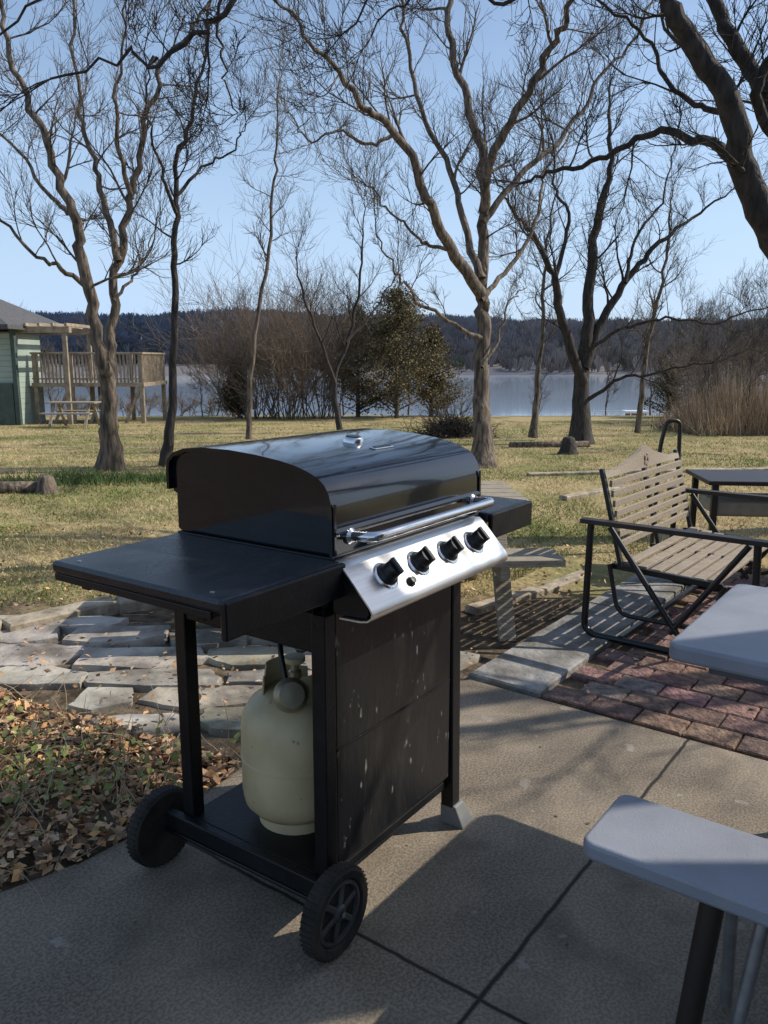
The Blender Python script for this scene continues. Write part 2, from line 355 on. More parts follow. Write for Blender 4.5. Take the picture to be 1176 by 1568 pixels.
limb(tb,T(D,[(11.75,17),(12.5,23),(16,29.5),(19.5,35.8),(21.6,39.9),(24,46)],-1.5),.085,.02,L1=1.4)
limb(tb,T(D,[(11.75,16),(16.5,21.8),(21,25.5),(24.5,31),(29,36),(31,42)],1.2),.06,.012,L1=1.3)
limb(tb,T(D,[(11.7,7),(15,11),(18,17),(19,22),(23,27)],2),.05,.01,L1=1.2)
limb(tb,T(D,[(11.8,2.5),(8.5,4.2),(3.5,7.5),(1,11),(-1,16)],-1.),.045,.008,L1=1.0)
limb(tb,T(D,[(12,-1),(14,3),(15.5,7),(17,9)],1.),.03,.006,L1=.9)
limb(tb,T(D,[(8.2,12.6),(5,13.5),(1.5,16),(-2,20)],-1),.035,.008,L1=1.0)
limb(tb,T(D,[(1.4,26),(-1.5,24.5),(-5,26),(-8,25),(-11,28)],-.5),.035,.008,L1=1.0)
tb.obj('bare_tree',M['bark'])
tb=TB(); D=11.3
limb(tb,T(D,[(-34.3,-13.4),(-34.1,-8),(-34,-3.2),(-34.8,2.3),(-35.9,11.5),(-37.6,18.2),(-40.1,26.1),(-42.4,33.8),(-44,42)],-.8),.16,.02,start=.4,L1=1.3,flare=.6)
limb(tb,T(D,[(-34,-3.4),(-33.4,1),(-32.9,5.4),(-31.4,13),(-29.5,19.8),(-27.5,27.5),(-25.3,33),(-21.4,37.9),(-18,43)],.8),.10,.015,L1=1.3)
limb(tb,T(D,[(-31.8,11.5),(-33,18),(-34,23),(-35.3,29.5),(-35.4,37.9),(-34,44)],1.2),.06,.012,L1=1.3)
limb(tb,T(D,[(-35.5,8.5),(-38.5,10.5),(-41,12),(-45.5,16.7),(-50,19)],-1.),.045,.01,L1=1.1)
limb(tb,T(D,[(-37.4,17),(-40,20),(-44.6,26),(-48,33)],.8),.04,.01,L1=1.1)
limb(tb,T(D,[(-29.8,18.5),(-31,25),(-30.5,32),(-29,40)],-.8),.045,.01,L1=1.2)
limb(tb,T(D,[(-32.6,7),(-30,10),(-28.5,12),(-27,16)],.6),.03,.006,L1=.9)
tb.obj('bare_tree',M['bark'])
tb=TB(); D=11.8
limb(tb,T(D,[(-27.4,-13.2),(-26,-4),(-25.4,7.7),(-24.6,16.7),(-23.9,23),(-21.7,29.5),(-20,36),(-19,43)],.8),.080,.012,start=.4,L1=1.1,flare=.5)
limb(tb,T(D,[(-24.6,17),(-26,22),(-27.5,28),(-27,36)],-.8),.035,.008,L1=1)
limb(tb,T(D,[(-24.4,19),(-21.5,22),(-18,24),(-16,27)],.5),.03,.008,L1=1)
tb.obj('bare_tree',M['barkdark'])
tb=TB(); D=16
limb(tb,T(D,[(-16.9,-9.8),(-16.2,-.8),(-14.3,10),(-13.1,18.9),(-12.4,26.8),(-12,33)],.5),.07,.01,start=.45,L1=1.0,space=.3)
tb.obj('bare_tree',M['bark'])
tb=TB(); D=20
limb(tb,T(D,[(-5.5,-8.6),(-6.1,-2.4),(-3.8,3.9),(-2.6,11.5),(-2.2,17.5)],.5),.09,.012,start=.3,L1=1.5,space=.3)
limb(tb,T(D,[(-6,-3),(-8,3),(-10,9),(-10.5,13)],-1),.06,.01,L1=1.3)
limb(tb,T(D,[(-4.6,2),(-1,6),(1.5,10)],1),.05,.01,L1=1.2)
tb.obj('bare_tree',M['barkdark'])
tb=TB(); D=16.5
limb(tb,T(D,[(24.5,-10.4),(24.4,-2.4),(24.7,4.6),(24.7,13),(26.3,19.8),(26.3,26.1),(26,31)],.5),.22,.015,start=.4,L1=1.5,sides=10,flare=.5)
limb(tb,T(D,[(24.5,-3),(21.5,4.6),(20.1,10),(18,14),(15.5,17),(13,21)],-1),.13,.012,L1=1.4)
limb(tb,T(D,[(20.4,9),(21.8,16),(20.1,20.4),(19,26)],1),.06,.012,L1=1.3)
limb(tb,T(D,[(24.5,-1),(26.3,3.9),(29.2,9.3),(32.1,13),(36.5,16.7),(41.7,19.8)],.8),.13,.012,L1=1.3)
limb(tb,T(D,[(24.6,1),(29,3.6),(34,4.8),(40,4.4),(46,6)],-1),.05,.012,L1=1.2)
limb(tb,T(D,[(25,-5),(29,-2.5),(34,-1.5),(40,-.5)],-1.5),.05,.012,L1=1.0)
limb(tb,T(D,[(29,9),(30,14),(33,19),(34,25)],1),.05,.01,L1=1.2)
tb.obj('bare_tree',M['barkdark'])
tb=TB(); D=17.5
limb(tb,T(D,[(18.5,-9.6),(18.9,-2),(19.2,6),(19.5,14),(21,22)],.5),.10,.012,start=.35,L1=1.2,flare=.4)
tb.obj('bare_tree',M['bark'])
tb=TB(); D=19
limb(tb,T(D,[(31.5,-9),(32,0),(33,8),(34,15),(34,20)],.5),.09,.012,start=.3,L1=1.3)
tb.obj('bare_tree',M['bark'])
tb=TB(); D=7
limb(tb,T(D,[(60,-21.2),(57,-5),(51,8),(46.5,13.7),(42.6,21.3),(39.5,29.5),(34.5,36.5),(31.5,41),(26,48)],-.6),.21,.045,start=.6,L1=1.3,sides=14,wob=.025)
limb(tb,T(D,[(42.2,21.5),(38.8,24.6),(35.9,25),(31.3,25.8),(25.4,22.9),(20.1,21.6),(16,20.3)],.8),.06,.012,L1=.8,wob=.03)
limb(tb,T(D,[(52,6),(50,18),(45.5,28.2),(40.7,34.5),(37.3,39.9),(34,46)],.8),.12,.045,L1=1.1,wob=.025)
limb(tb,T(D,[(47,23),(43,30),(45,36),(46,44)],-.5),.055,.03,L1=.9,wob=.03)
limb(tb,T(D,[(39.8,28),(36,29),(32,31.5),(30,36),(24,40)],.5),.035,.012,L1=.8,wob=.03)
limb(tb,[(1.8,6.4,4.8),(.9,6.3,5.1),(0,6.2,4.7),(-.45,6.2,4.35),(-.75,6.1,4.0),(-1.1,6,3.75),(-1.5,6,3.45),(-1.75,6,3.5),(-2.3,6,3.35)],.048,.008,L1=.8,wob=.06)
limb(tb,[(-.2,6.2,4.5),(-.9,6.3,4.35),(-1.15,6.3,3.9),(-1.15,6.3,3.5),(-1.1,6.3,3.2)],.022,.005,L1=.5,wob=.04)
limb(tb,[(.9,6.3,5.1),(.5,6.1,4.5),(.1,6.1,4.1),(-.3,6.2,3.7)],.026,.006,L1=.8,wob=.05)
limb(tb,[(.6,6.3,4.9),(-.6,6.6,4.75),(-1.5,6.8,4.5),(-2.4,6.9,4.4),(-3.2,7,4.0)],.034,.008,L1=.9,wob=.06)
limb(tb,[(1.6,6.4,4.9),(1.2,6.5,4.3),(.9,6.6,4.1),(.3,6.7,4.2),(-.1,6.8,3.9)],.030,.006,L1=.8,wob=.05)
tb.obj('bare_tree',M['barkdark'])
tb=TB()  # tree added outside the view to throw dappled shade on the patio
limb(tb,[(6.2,4.6,-.1),(6.1,4.6,1.6),(5.8,4.4,3.0),(5.3,4.2,4.4),(4.9,4.0,6)],.2,.04,start=.4,L1=1.6,maxl=2,sides=10)
limb(tb,[(6.0,4.5,2.2),(5.2,4.0,3.2),(4.2,3.7,4),(3.4,3.5,4.9)],.09,.02,L1=1.3,maxl=2)
tb.obj('bare_tree',M['bark'])
# unseen tree added by the house corner, its trunk shading the near patio
tb=TB()
limb(tb,[(3.7,2.40,-.1),(3.7,2.42,.6),(3.68,2.45,1.6),(3.72,2.44,2.8),(3.75,2.5,4.0),(3.9,2.6,5.6)],.22,.12,start=.6,L1=1.5,maxl=2,sides=12,wob=.02,flare=.3)
limb(tb,[(3.72,2.44,3.0),(3.2,2.2,3.9),(2.9,2.1,4.9)],.08,.03,L1=1.2,maxl=2)
tb.obj('bare_tree',M['bark'])
var=[]
for k in range(5):
    tb=TB(); h=U(5,7)
    limb(tb,[(0,0,-.3),(U(-.1,.1),0,h*.3),(U(-.3,.3),U(-.2,.2),h*.6),(U(-.5,.5),U(-.3,.3),h)],.085,.015,start=.3,L1=1.9,space=.4,maxl=3,wob=.08,sides=6,sc=2.2)
    limb(tb,[(0,0,h*.22),(U(-1,1),U(-.5,.5),h*.5),(U(-1.8,1.8),U(-1,1),h*.85)],.05,.01,L1=1.5,maxl=3,space=.4,sides=5,sc=2.2)
    o=tb.obj('bare_tree',M['barkfar']); var.append(o.data); bpy.data.objects.remove(o)
def put_tree(x,y,s):
    o=bpy.data.objects.new('bare_tree',random.choice(var)); scene.collection.objects.link(o)
    o.location=(x,y,gz(x,y)); o.rotation_euler=(0,0,U(0,6.28)); o.scale=(s,s,s*U(.85,1.15))
for u_,D,s in [(-.45,30,.6),(-.41,36,.7),(-.36,33,.5),(-.30,38,.5),(-.225,30,.38),(-.17,28,.55),(-.13,30,.55),(-.1,30,.6),(-.05,32,.6),(0.03,34,.6),
   (.065,33,.5),(.19,37,.45),(.275,36,.5),(.33,31,.55),(.36,27,.6),(.385,33,.7),(.41,26,.55),(.43,30,.6),(.455,27,.6),(.47,34,.8),(.50,28,.7),(.40,21,.45),(.45,20,.5),(.42,36,.7),(.46,38,.8)]:
    put_tree(u_*D,D,s)

def flakes(name,centers,size,colf,m,flat=0.,parent=None):
    C=np.asarray(centers,float); n=len(C)
    a=np.random.normal(size=(n,3)); a[:,2]*=(1-flat); a/=np.linalg.norm(a,axis=1,keepdims=True)
    b=np.random.normal(size=(n,3)); b[:,2]*=(1-flat); b-=a*(a*b).sum(1,keepdims=True); b/=np.linalg.norm(b,axis=1,keepdims=True)
    nn=np.cross(a,b); s=size(n)[:,None]
    fold=np.random.uniform(.05,.45,(n,1))
    V=np.stack([C-a*s, C+b*s*.6-a*s*.2+nn*s*fold, C+a*s+nn*s*fold*.5, C-b*s*.6+a*s*.1+nn*s*fold*.7],1).reshape(-1,3)
    i=np.arange(n)[:,None]*4
    F=np.concatenate([i+np.array([[0,1,2]]),i+np.array([[0,2,3]])],0)
    cols=np.repeat(colf(n),4,axis=0)
    return npmesh(name,V,F,m,cols=cols,parent=parent)
def palette(cols,var=.25):
    P=np.array(cols)
    def f(n):
        c=P[np.random.randint(0,len(P),n)]; return c*np.random.uniform(1-var,1+var,(n,1))
    return f
def cedar(x,y,h,w,cols,n=9000,name='cedar_tree'):
    e=empty(name,(x,y,gz(x,y)))
    tb=TB(); tb.add([(0,0,-.1),(0,0,h*.5),(0,0,h*.95)],[.09,.06,.015],7)
    C=[]
    nb=90
    for i in range(nb):
        z=h*(.03+.92*(i/nb)); rr=w/2*(1-(i/nb)**1.8)*U(.45,1.2)+.10; a=U(0,6.28)
        tip=np.array([math.cos(a)*rr,math.sin(a)*rr,z+rr*.45]); base=np.array([0,0,z])
        tb.add([base,(base+tip)/2,tip],[.025,.018,.006],4)
        for k in range(n//nb):
            t=R()**.6; p=base+(tip-base)*t+np.random.normal(size=3)*np.array([.12,.12,.14])*(w/2.6)*(1.2-.4*t)
            C.append(p)
    npmesh('trunk_and_branches',np.vstack(tb.V),np.vstack(tb.F),M['barkfar'],parent=e)
    flakes('foliage',C,lambda n:np.random.uniform(.018,.055,n),palette(cols,.5),M['cedar'],parent=e)
cc=[(.16,.135,.065),(.20,.155,.08),(.09,.09,.04),(.24,.18,.10)]
cg=[(.07,.08,.035),(.11,.10,.045),(.05,.06,.03)]
cedar(.45,28.5,4.5,3.9,cc,20000); cedar(-.95,29.5,4.0,2.8,cc+cg,11000); cedar(1.75,30,3.3,2.4,cc,9000)
cedar(-5.2,29,2.2,1.2,cg,4000); cedar(-6.0,33,1.6,1.6,cg,3000)
cedar(10.2,29,2.0,1.8,cg,4000)
def shrub(x,y,w,h,n,m,name='bare_shrub'):
    tb=TB(); z=gz(x,y)
    for i in range(n):
        a=U(0,6.28); r=R()*w*.35; p=np.array([x+math.cos(a)*r,y+math.sin(a)*r*.6,z-.05])
        d=np.array([math.cos(a)*U(0,.8),math.sin(a)*U(0,.6),1.]); d/=np.linalg.norm(d)
        branch(tb,p,d,h*U(.7,1.1),.02,1,3,up=.06,sc=2.)
    tb.obj(name,m)
M['shrubtwig']=mat('shrub_twigs',(.22,.165,.12),.9,0,(.12,.09,.065),2)
for x,y,w_,h_,n_ in [(-4.5,28.5,2,3.6,32),(-3.3,28,2.2,4.0,36),(-2.2,28.5,2,3.6,28),(-5.6,30,1.5,2.0,12),(2.6,31,1.6,1.2,10),(9.8,24,2,2.2,16),(11.0,26,2.4,2.6,20),(-8,31,2.4,.7,12),(-10,32,2.4,.7,12),(-6.6,31,2,.7,10),(-12,32,2.4,.7,12)]:
    shrub(x,y,w_,h_,n_,M['shrubtwig'])

n=7500; bx=np.random.uniform(7.4,12.2,n); by=np.random.uniform(18.8,22.5,n)
gzv=np.array([gz(a,b_) for a,b_ in zip(bx,by)])
cl=np.array([noise.noise(Vector((a*1.3,b_*1.3,3))) for a,b_ in zip(bx,by)]); hz=np.random.uniform(.7,1.45,n)*(1+.8*cl)*np.clip((bx-6.9)/1.6,.35,1)
lean=np.random.normal(0,.22,(n,2)); wd=np.random.uniform(.006,.014,n)
th=np.random.uniform(0,3.14,n); dx=np.cos(th)*wd; dy=np.sin(th)*wd
V=np.stack([np.stack([bx-dx,by-dy,gzv],1),np.stack([bx+dx,by+dy,gzv],1),np.stack([bx+lean[:,0],by+lean[:,1],gzv+hz],1)],1).reshape(-1,3)
npmesh('tall_dry_reeds',V,np.arange(3*n).reshape(-1,3),M['grass'],cols=np.repeat(palette([(.42,.31,.20),(.50,.38,.25),(.30,.21,.14)])(n),3,axis=0))

# ------------------------------------------------------------ patio
ANG=math.radians(53.3); e2=np.array([math.cos(ANG),math.sin(ANG)]); e1=np.array([e2[1],-e2[0]])
O=np.array([.22,1.61])
conc=[(-6,-4),(-6,.6),(-2.2,1.35),(-1.5,1.72),(-1.08,1.98),(-.88,2.14),(-.73,2.33),(-.56,2.6),(-.42,2.9),(-.2,3.22),(.1,3.42),(.40,3.50),(.67,3.29),(1.417,2.73),(6,-.7),(6,-4)]
m,nt,b=new_mat('concrete'); N=nt.nodes;L=nt.links
b.inputs['Roughness'].default_value=.68; b.inputs['Specular IOR Level'].default_value=.35
tc=N.new('ShaderNodeTexCoord')
c1=ramp(nz(1.8,10),.38,(.125,.098,.07),.62,(.29,.235,.17))
c2=ramp(nz(120,3),.42,(.10,.082,.058),.58,(.36,.30,.225))
xm=N.new('ShaderNodeMixRGB'); xm.inputs[0].default_value=.36; L.new(c1,xm.inputs[1]); L.new(c2,xm.inputs[2])
sep=N.new('ShaderNodeSeparateXYZ'); L.new(tc.outputs['Object'],sep.inputs[0])
wob=mr(nz(9,4),0,1,-.008,.008)
def joint(sock,per):
    a=N.new('ShaderNodeMath'); a.operation='ADD'; L.new(sock,a.inputs[0]); L.new(wob,a.inputs[1])
    p=N.new('ShaderNodeMath'); p.operation='PINGPONG'; L.new(a.outputs[0],p.inputs[0]); p.inputs[1].default_value=per/2
    return mr(p.outputs[0],.003,.009,1,0)
mxn=N.new('ShaderNodeMath'); mxn.operation='MAXIMUM'; L.new(joint(sep.outputs[0],2.6),mxn.inputs[0]); L.new(joint(sep.outputs[1],2.2),mxn.inputs[1])
st=ramp(nz(4.5,8),.52,(0,0,0),.70,(1,1,1))
xs_=N.new('ShaderNodeMixRGB'); sm=N.new('ShaderNodeMath'); sm.operation='MULTIPLY'; L.new(st,sm.inputs[0]); sm.inputs[1].default_value=.55
L.new(sm.outputs[0],xs_.inputs[0]); L.new(xm.outputs[0],xs_.inputs[1]); xs_.inputs[2].default_value=(.085,.066,.048,1)
lt=ramp(nz(9,6),.66,(0,0,0),.70,(1,1,1)); l2=N.new('ShaderNodeMath'); l2.operation='MULTIPLY'; L.new(lt,l2.inputs[0]); l2.inputs[1].default_value=.4
xl=N.new('ShaderNodeMixRGB'); L.new(l2.outputs[0],xl.inputs[0]); L.new(xs_.outputs[0],xl.inputs[1]); xl.inputs[2].default_value=(.42,.38,.33,1)
xj=N.new('ShaderNodeMixRGB'); L.new(mxn.outputs[0],xj.inputs[0]); L.new(xl.outputs[0],xj.inputs[1]); xj.inputs[2].default_value=(.018,.014,.011,1)
L.new(xj.outputs[0],b.inputs['Base Color'])
hs=N.new('ShaderNodeMath'); hs.operation='SUBTRACT'; L.new(nz(170,5),hs.inputs[0]); L.new(mxn.outputs[0],hs.inputs[1])
bp=N.new('ShaderNodeBump'); bp.inputs['Strength'].default_value=.45; bp.inputs['Distance'].default_value=.005; L.new(hs.outputs[0],bp.inputs['Height']); L.new(bp.outputs[0],b.inputs['Normal'])
ca,sa=math.cos(ANG),math.sin(ANG)
def toloc(p): dx,dy=p[0]-O[0],p[1]-O[1]; return (dx*ca+dy*sa,-dx*sa+dy*ca)
pl=[toloc(p) for p in conc]; n=len(pl)
o=mobj('concrete_patio',[(x,y,0) for x,y in pl]+[(x,y,-.15) for x,y in pl],[tuple(range(n))[::-1],tuple(range(n,2*n))]+[(i,(i+1)%n,n+(i+1)%n,n+i) for i in range(n)],m,bevel=.008)
o.location=(O[0],O[1],0); o.rotation_euler=(0,0,ANG)
C0=np.array([.675,3.305])
def addbox(V,F,C,cx,cy,z0,z1,hx,hy,ex,ey,col,b=.006,ang=0):
    n=len(V)
    if ang:
        c,s=math.cos(ang),math.sin(ang); ex,ey=ex*c+ey*s,ey*c-ex*s
    for zz,ins in((z0,0),(z1-b,0),(z1,b)):
        for sx,sy in((-1,-1),(1,-1),(1,1),(-1,1)):
            p=np.array([cx,cy])+ex*sx*(hx-ins)+ey*sy*(hy-ins); V.append((p[0],p[1],zz+(U(-.0012,.0012) if ins else 0))); C.append(col)
    for k in(0,4):
        for i in range(4):
            j=(i+1)%4; F.append((n+k+i,n+k+j,n+k+4+j,n+k+4+i))
    F.append((n+8,n+9,n+10,n+11))
Vb=[];Fb=[];Cb=[]
bw,bl=.150,.20
for j in range(18):
    for i in range(18):
        t=i*bl+(j%2)*bl/2; s=j*bw
        p=C0+e1*(t+bl/2+.01)+e2*(s+bw/2+.012)
        g=U(.7,1.25); h=R(); col=np.array([g,g*U(.88,1.1),g*U(.88,1.12)])
        if h<.15: col=col*np.array([.85,1.1,1.18])
        addbox(Vb,Fb,Cb,p[0],p[1],-.05,.002+U(-.004,.004),bl/2-.004,bw/2-.004,e1,e2,col,b=.006,ang=U(-.02,.02))
mobj('brick_paving',Vb,Fb,M['brick'],cols=np.array(Cb))
Vb=[];Fb=[];Cb=[]
for k in range(2):
    p=C0+e1*(-.19)+e2*(.02+1.4*k+.70); addbox(Vb,Fb,Cb,p[0],p[1],-.1,.010+U(-.003,.003),.18,.695,e1,e2,np.array([1,1,1.02])*U(.9,1.05),b=.008)
mobj('concrete_border_strip',Vb,Fb,M['strip'],cols=np.array(Cb))
Vf=[];Ff=[];Cf=[]
def stone(cx,cy,rx,ry,z1,th=.08):
    n=len(Vf); nc=random.choice([5,5,6,7]); g=U(.75,1.2); col=np.array([g,g*U(.94,1.02),g*U(.86,1.0)])
    a0=U(0,6.28); cor=[]
    for i in range(nc):
        a=a0+2*math.pi*(i+U(-.2,.2))/nc; q=1/max(abs(math.cos(a)),abs(math.sin(a)))**.8*U(.92,1.08)
        cor.append((math.cos(a)*q,math.sin(a)*q))
    out=[]
    for i in range(nc):
        p=cor[i]; q=cor[(i+1)%nc]
        for s in(0,.25,.5,.75):
            out.append((p[0]+(q[0]-p[0])*s+U(-.035,.035),p[1]+(q[1]-p[1])*s+U(-.035,.035)))
    k=len(out); tilt=(U(-.025,.025),U(-.025,.025))
    rings=[(1.0,z1-th),(1.0,z1-.006),(.98,z1),(.7,z1),(.35,z1)]
    for s,z in rings:
        for (px,py) in out:
            x=px*rx*s; y=py*ry*s
            Vf.append((cx+x,cy+y,z+x*tilt[0]+y*tilt[1]+(0.008*noise.noise(Vector(((cx+x)*9,(cy+y)*9,0))) if z>z1-.02 else 0))); Cf.append(col)
    for q in range(len(rings)-1):
        for i in range(k): j=(i+1)%k; Ff.append((n+q*k+i,n+q*k+j,n+(q+1)*k+j,n+(q+1)*k+i))
    Ff.append(tuple(n+(len(rings)-1)*k+i for i in range(k)))
def rel(x,y):
    d=np.array([x,y])-C0; return d@e1,d@e2
def bedline(x): return 2.70+(-.52-x)*.50
y=2.60
while y<4.7:
    ry=U(.10,.19); x=-3.2+R()*.2
    while x<1.9:
        wx=U(.12,.36); cx=x+wx; x+=2*wx*.98; cy=y+ry+U(-.03,.03)
        if inpoly(cx,cy-ry*.9,conc) or inpoly(cx+wx*.6,cy-ry*.5,conc) or inpoly(cx-wx*.6,cy-ry*.5,conc): continue
        t,s=rel(cx,cy)
        if t>-.42-wx*.8: continue
        if cy-ry*.5<bedline(cx): continue
        if cy>4.15-cx*.12: continue
        if R()<.04: continue
        stone(cx,cy,wx*1.0,ry*1.0,-.004+U(-.006,.010)+.02*smooth(3.6,4.2,cy))
    y+=2*ry*.97
mobj('flagstone_path',Vf,Ff,M['rock'],cols=np.array(Cf),smooth=40)
def edging(name,pts,wd,ht,seglen,m):
    Vb=[];Fb=[];Cb=[]
    for (x0,y0),(x1,y1) in zip(pts[:-1],pts[1:]):
        d=np.array([x1-x0,y1-y0]); Ln=np.linalg.norm(d); d/=Ln; nn=np.array([-d[1],d[0]]); k=max(1,int(Ln/seglen))
        for i in range(k):
            c=np.array([x0,y0])+d*(i+.5)*Ln/k; z=gz(c[0],c[1])
            addbox(Vb,Fb,Cb,c[0],c[1],z-.05,z+ht*U(.8,1.15),Ln/k/2-.008,wd/2*U(.9,1.1),d,nn,np.array([1,1,1.]),b=.010,ang=U(-.04,.04))
    return mobj(name,Vb,Fb,m)
edging('stone_edging',[(-3.4,3.8),(-2.06,4.15),(-1.6,4.6),(-1.1,4.85),(-.2,4.9)],.15,.07,.6,M['edge'])
edging('timber_edging',[(1.9,10.6),(3.6,10.9),(6.5,11.3)],.12,.045,1.5,M['edge'])
edging('timber_edging',[(1.9,8.4),(2.8,9.2),(3.6,10.0)],.11,.045,1.2,M['edge'])
edging('timber_edging',[(.5,4.55),(1.0,4.95),(1.4,5.4)],.10,.04,.4,M['edge'])

def blades(n,y0,y1,hmin,hmax,w0):
    y=y0*(y1/y0)**np.random.rand(n); x=np.random.uniform(-.62,.62,n)*y
    den=np.array([noise.noise(Vector((a*.45,b_*.7,0))) for a,b_ in zip(x,y)])
    fine=np.array([noise.noise(Vector((a*2.3,b_*2.3,7))) for a,b_ in zip(x,y)])
    keep=(fine+.5*den+np.random.uniform(-.5,.5,n))>-.22
    lim=4.75+.45*fine
    keep&= (y>lim)|((x<-2.3)&(y>4.2))
    t=(x-C0[0])*e1[0]+(y-C0[1])*e1[1]; s=(x-C0[0])*e2[0]+(y-C0[1])*e2[1]
    keep&= ~((t>-1.0)&(s<2.6+.5*fine))
    x,y,den,fine=x[keep],y[keep],den[keep],fine[keep]; n=len(x)
    z=np.array([gz(a,b_) for a,b_ in zip(x,y)])
    h=np.random.uniform(hmin,hmax,n)*(1+.5*fine); w_=w0*np.sqrt(y/6.)
    th=np.random.uniform(0,3.14,n); dx=np.cos(th)*w_; dy=np.sin(th)*w_; le=np.random.normal(0,.8,(n,2))*h[:,None]
    V=np.stack([np.stack([x-dx,y-dy,z],1),np.stack([x+dx,y+dy,z],1),np.stack([x+le[:,0],y+le[:,1],z+h],1)],1).reshape(-1,3)
    g=np.clip((den+.25*fine+np.random.normal(0,.14,n))*3.0+.18,0,1)[:,None]
    green=np.array([.17,.225,.055]); tan=np.array([.64,.50,.27])
    c=(green*g+tan*(1-g))*np.random.uniform(.65,1.25,(n,1))
    return V,np.repeat(c,3,axis=0)
V,C=blades(230000,4.3,26,.018,.045,.0033)
npmesh('grass',V,np.arange(len(V)).reshape(-1,3),M['grass'],cols=C)
n=3600; ctr=[(-4.3,9.6),(-3.6,9.8),(-3.0,10),(-4.9,9.5),(-5.5,9.6),(-2.6,10.1),(-4.0,10.4)]
idx=np.random.randint(0,len(ctr),n); P=np.array(ctr)[idx]+np.random.normal(0,.22,(n,2))*np.array([1.6,.8]); h=np.random.uniform(.05,.15,n); th=np.random.uniform(0,3.14,n)
dx=np.cos(th)*.006;dy=np.sin(th)*.006; le=np.random.normal(0,.06,(n,2)); z0=np.array([gz(*p) for p in P])
V=np.stack([np.c_[P[:,0]-dx,P[:,1]-dy,z0],np.c_[P[:,0]+dx,P[:,1]+dy,z0],np.c_[P[:,0]+le[:,0],P[:,1]+le[:,1],z0+h]],1).reshape(-1,3)
npmesh('daffodil_tufts',V,np.arange(3*n).reshape(-1,3),M['grass'],cols=np.repeat(palette([(.06,.12,.035),(.12,.16,.05),(.08,.14,.04)])(n),3,axis=0))

C=[]
def bedok(x,y): return (not inpoly(x,y,conc)) and y<bedline(x)+.10*noise.noise(Vector((x*3,y*3,0)))+.05
def bedh(x,y): return .045*max(0,noise.noise(Vector((x*2,y*2,1)))+.35)
while len(C)<17000:
    x=U(-3.4,-.40); y=U(1.2,4.2)
    if not bedok(x,y): continue
    if noise.noise(Vector((x*5,y*5,9)))<-.25 and R()<.7: continue
    C.append((x,y,-.015+bedh(x,y)+U(0,.028)))
lc=[(.46,.27,.15),(.56,.36,.21),(.30,.18,.10),(.64,.47,.30),(.19,.115,.07),(.52,.33,.18),(.68,.38,.16)]
flakes('leaf_litter',C,lambda n:np.random.uniform(.010,.032,n)*np.random.uniform(.6,1.1,n),palette(lc,.4),M['leaf'],flat=.55)
C=[]
while len(C)<600:
    cx,cy=random.choice([(-1.35,2.75),(-1.25,2.6),(-1.0,2.65),(-1.7,2.9),(-1.15,2.45),(-1.0,2.5)]); x,y=random.gauss(cx,.18),random.gauss(cy,.15)
    if bedok(x,y): C.append((x,y,bedh(x,y)+U(.02,.08)))
flakes('ground_ivy',C,lambda n:np.random.uniform(.008,.022,n),palette([(.20,.24,.07),(.28,.30,.10),(.34,.32,.13)]),M['leaf'],flat=.3)
tb=TB()
k=0
while k<650:
    x=U(-2.6,-.5); y=U(1.8,3.7)
    if not bedok(x,y): continue
    k+=1; p=np.array([x,y,bedh(x,y)]); d=rv(); d[2]=abs(d[2])*.6+.1; d/=np.linalg.norm(d)
    branch(tb,p,d,U(.08,.28),.0022,3,3,up=-.05,sc=.5)
npmesh('dry_stalks',np.vstack(tb.V),np.vstack(tb.F),mat('dry_stalk',(.45,.35,.22),.8,0,(.24,.17,.10),10))
C=[]
for i in range(3600):
    y=U(2.9,7.0); x=U(-.55,.5)*y
    if inpoly(x,y,conc): continue
    t,s=rel(x,y)
    if -.4<t and 0<s<2.7: 
        if R()<.96: continue
    elif y<4.6 and R()<.45: continue
    C.append((x,y,(.02 if y<4.6 and t<-.4 else .01)+U(-.01,.015)))
flakes('scattered_leaves',C,lambda n:np.random.uniform(.007,.020,n),palette(lc),M['leaf'],flat=.7)
C=[(U(-1,1.2),U(1.6,2.9),.004) for i in range(14)]
flakes('leaf_bits',C,lambda n:np.random.uniform(.004,.010,n),palette([(.1,.07,.05),(.3,.25,.18)]),M['leaf'],flat=.95)

# ------------------------------------------------------------ GRILL
G=empty('gas_grill',(-.124,1.766,0),math.radians(55))
lp=[(.03,.992),(.031,1.10),(.034,1.122),(.040,1.142),(.052,1.162),(.070,1.177),(.10,1.190),(.14,1.202),(.19,1.211),(.27,1.220),(.36,1.226),(.46,1.226),(.53,1.219),(.575,1.205),(.597,1.185),(.603,1.16),(.603,1.105)]
ribbon('lid_shell',lp,.010,.050,.768,M['lid'],G,smooth=50)
ip=[(max(.042,min(.592,y)),z-.011) for y,z in lp[1:-1]]
ip=[(.042,.993)]+ip+[(.592,1.10),(.572,1.09),(.572,.993)]
prism('lid_end_panels',ip,.064,.754,M['lid'],G,smooth=35)
box('lid_lower_back',.08,.74,.573,.60,.99,1.09,M['lid'],G)
prism('lid_front_crease',[(.0295,1.040),(.023,1.047),(.023,1.052),(.0295,1.060)],.056,.762,M['lid'],G)
for a in(.052,.757): box('lid_rim_trim',a,a+.009,.0255,.029,.995,1.12,M['lid'],G,bevel=.001)
tube('lid_handle',fillet([(.115,.03,1.035),(.115,-.045,1.04),(.715,-.045,1.04),(.715,.03,1.035)],.04,7),.0125,M['chrome'],G,16)
for a in(.115,.715): lathe('handle_mount',[(.02,0),(.02,.006),(.014,.012)],M['chrome'],G,(a,.03,1.035),rotm=(math.pi/2,0,0),seg=20)
lathe('thermometer',[(.030,-.01),(.030,.008),(.026,.014),(.0,.0145)],M['chrome'],G,(.445,.267,1.220),rotm=(.1,0,0),seg=28)
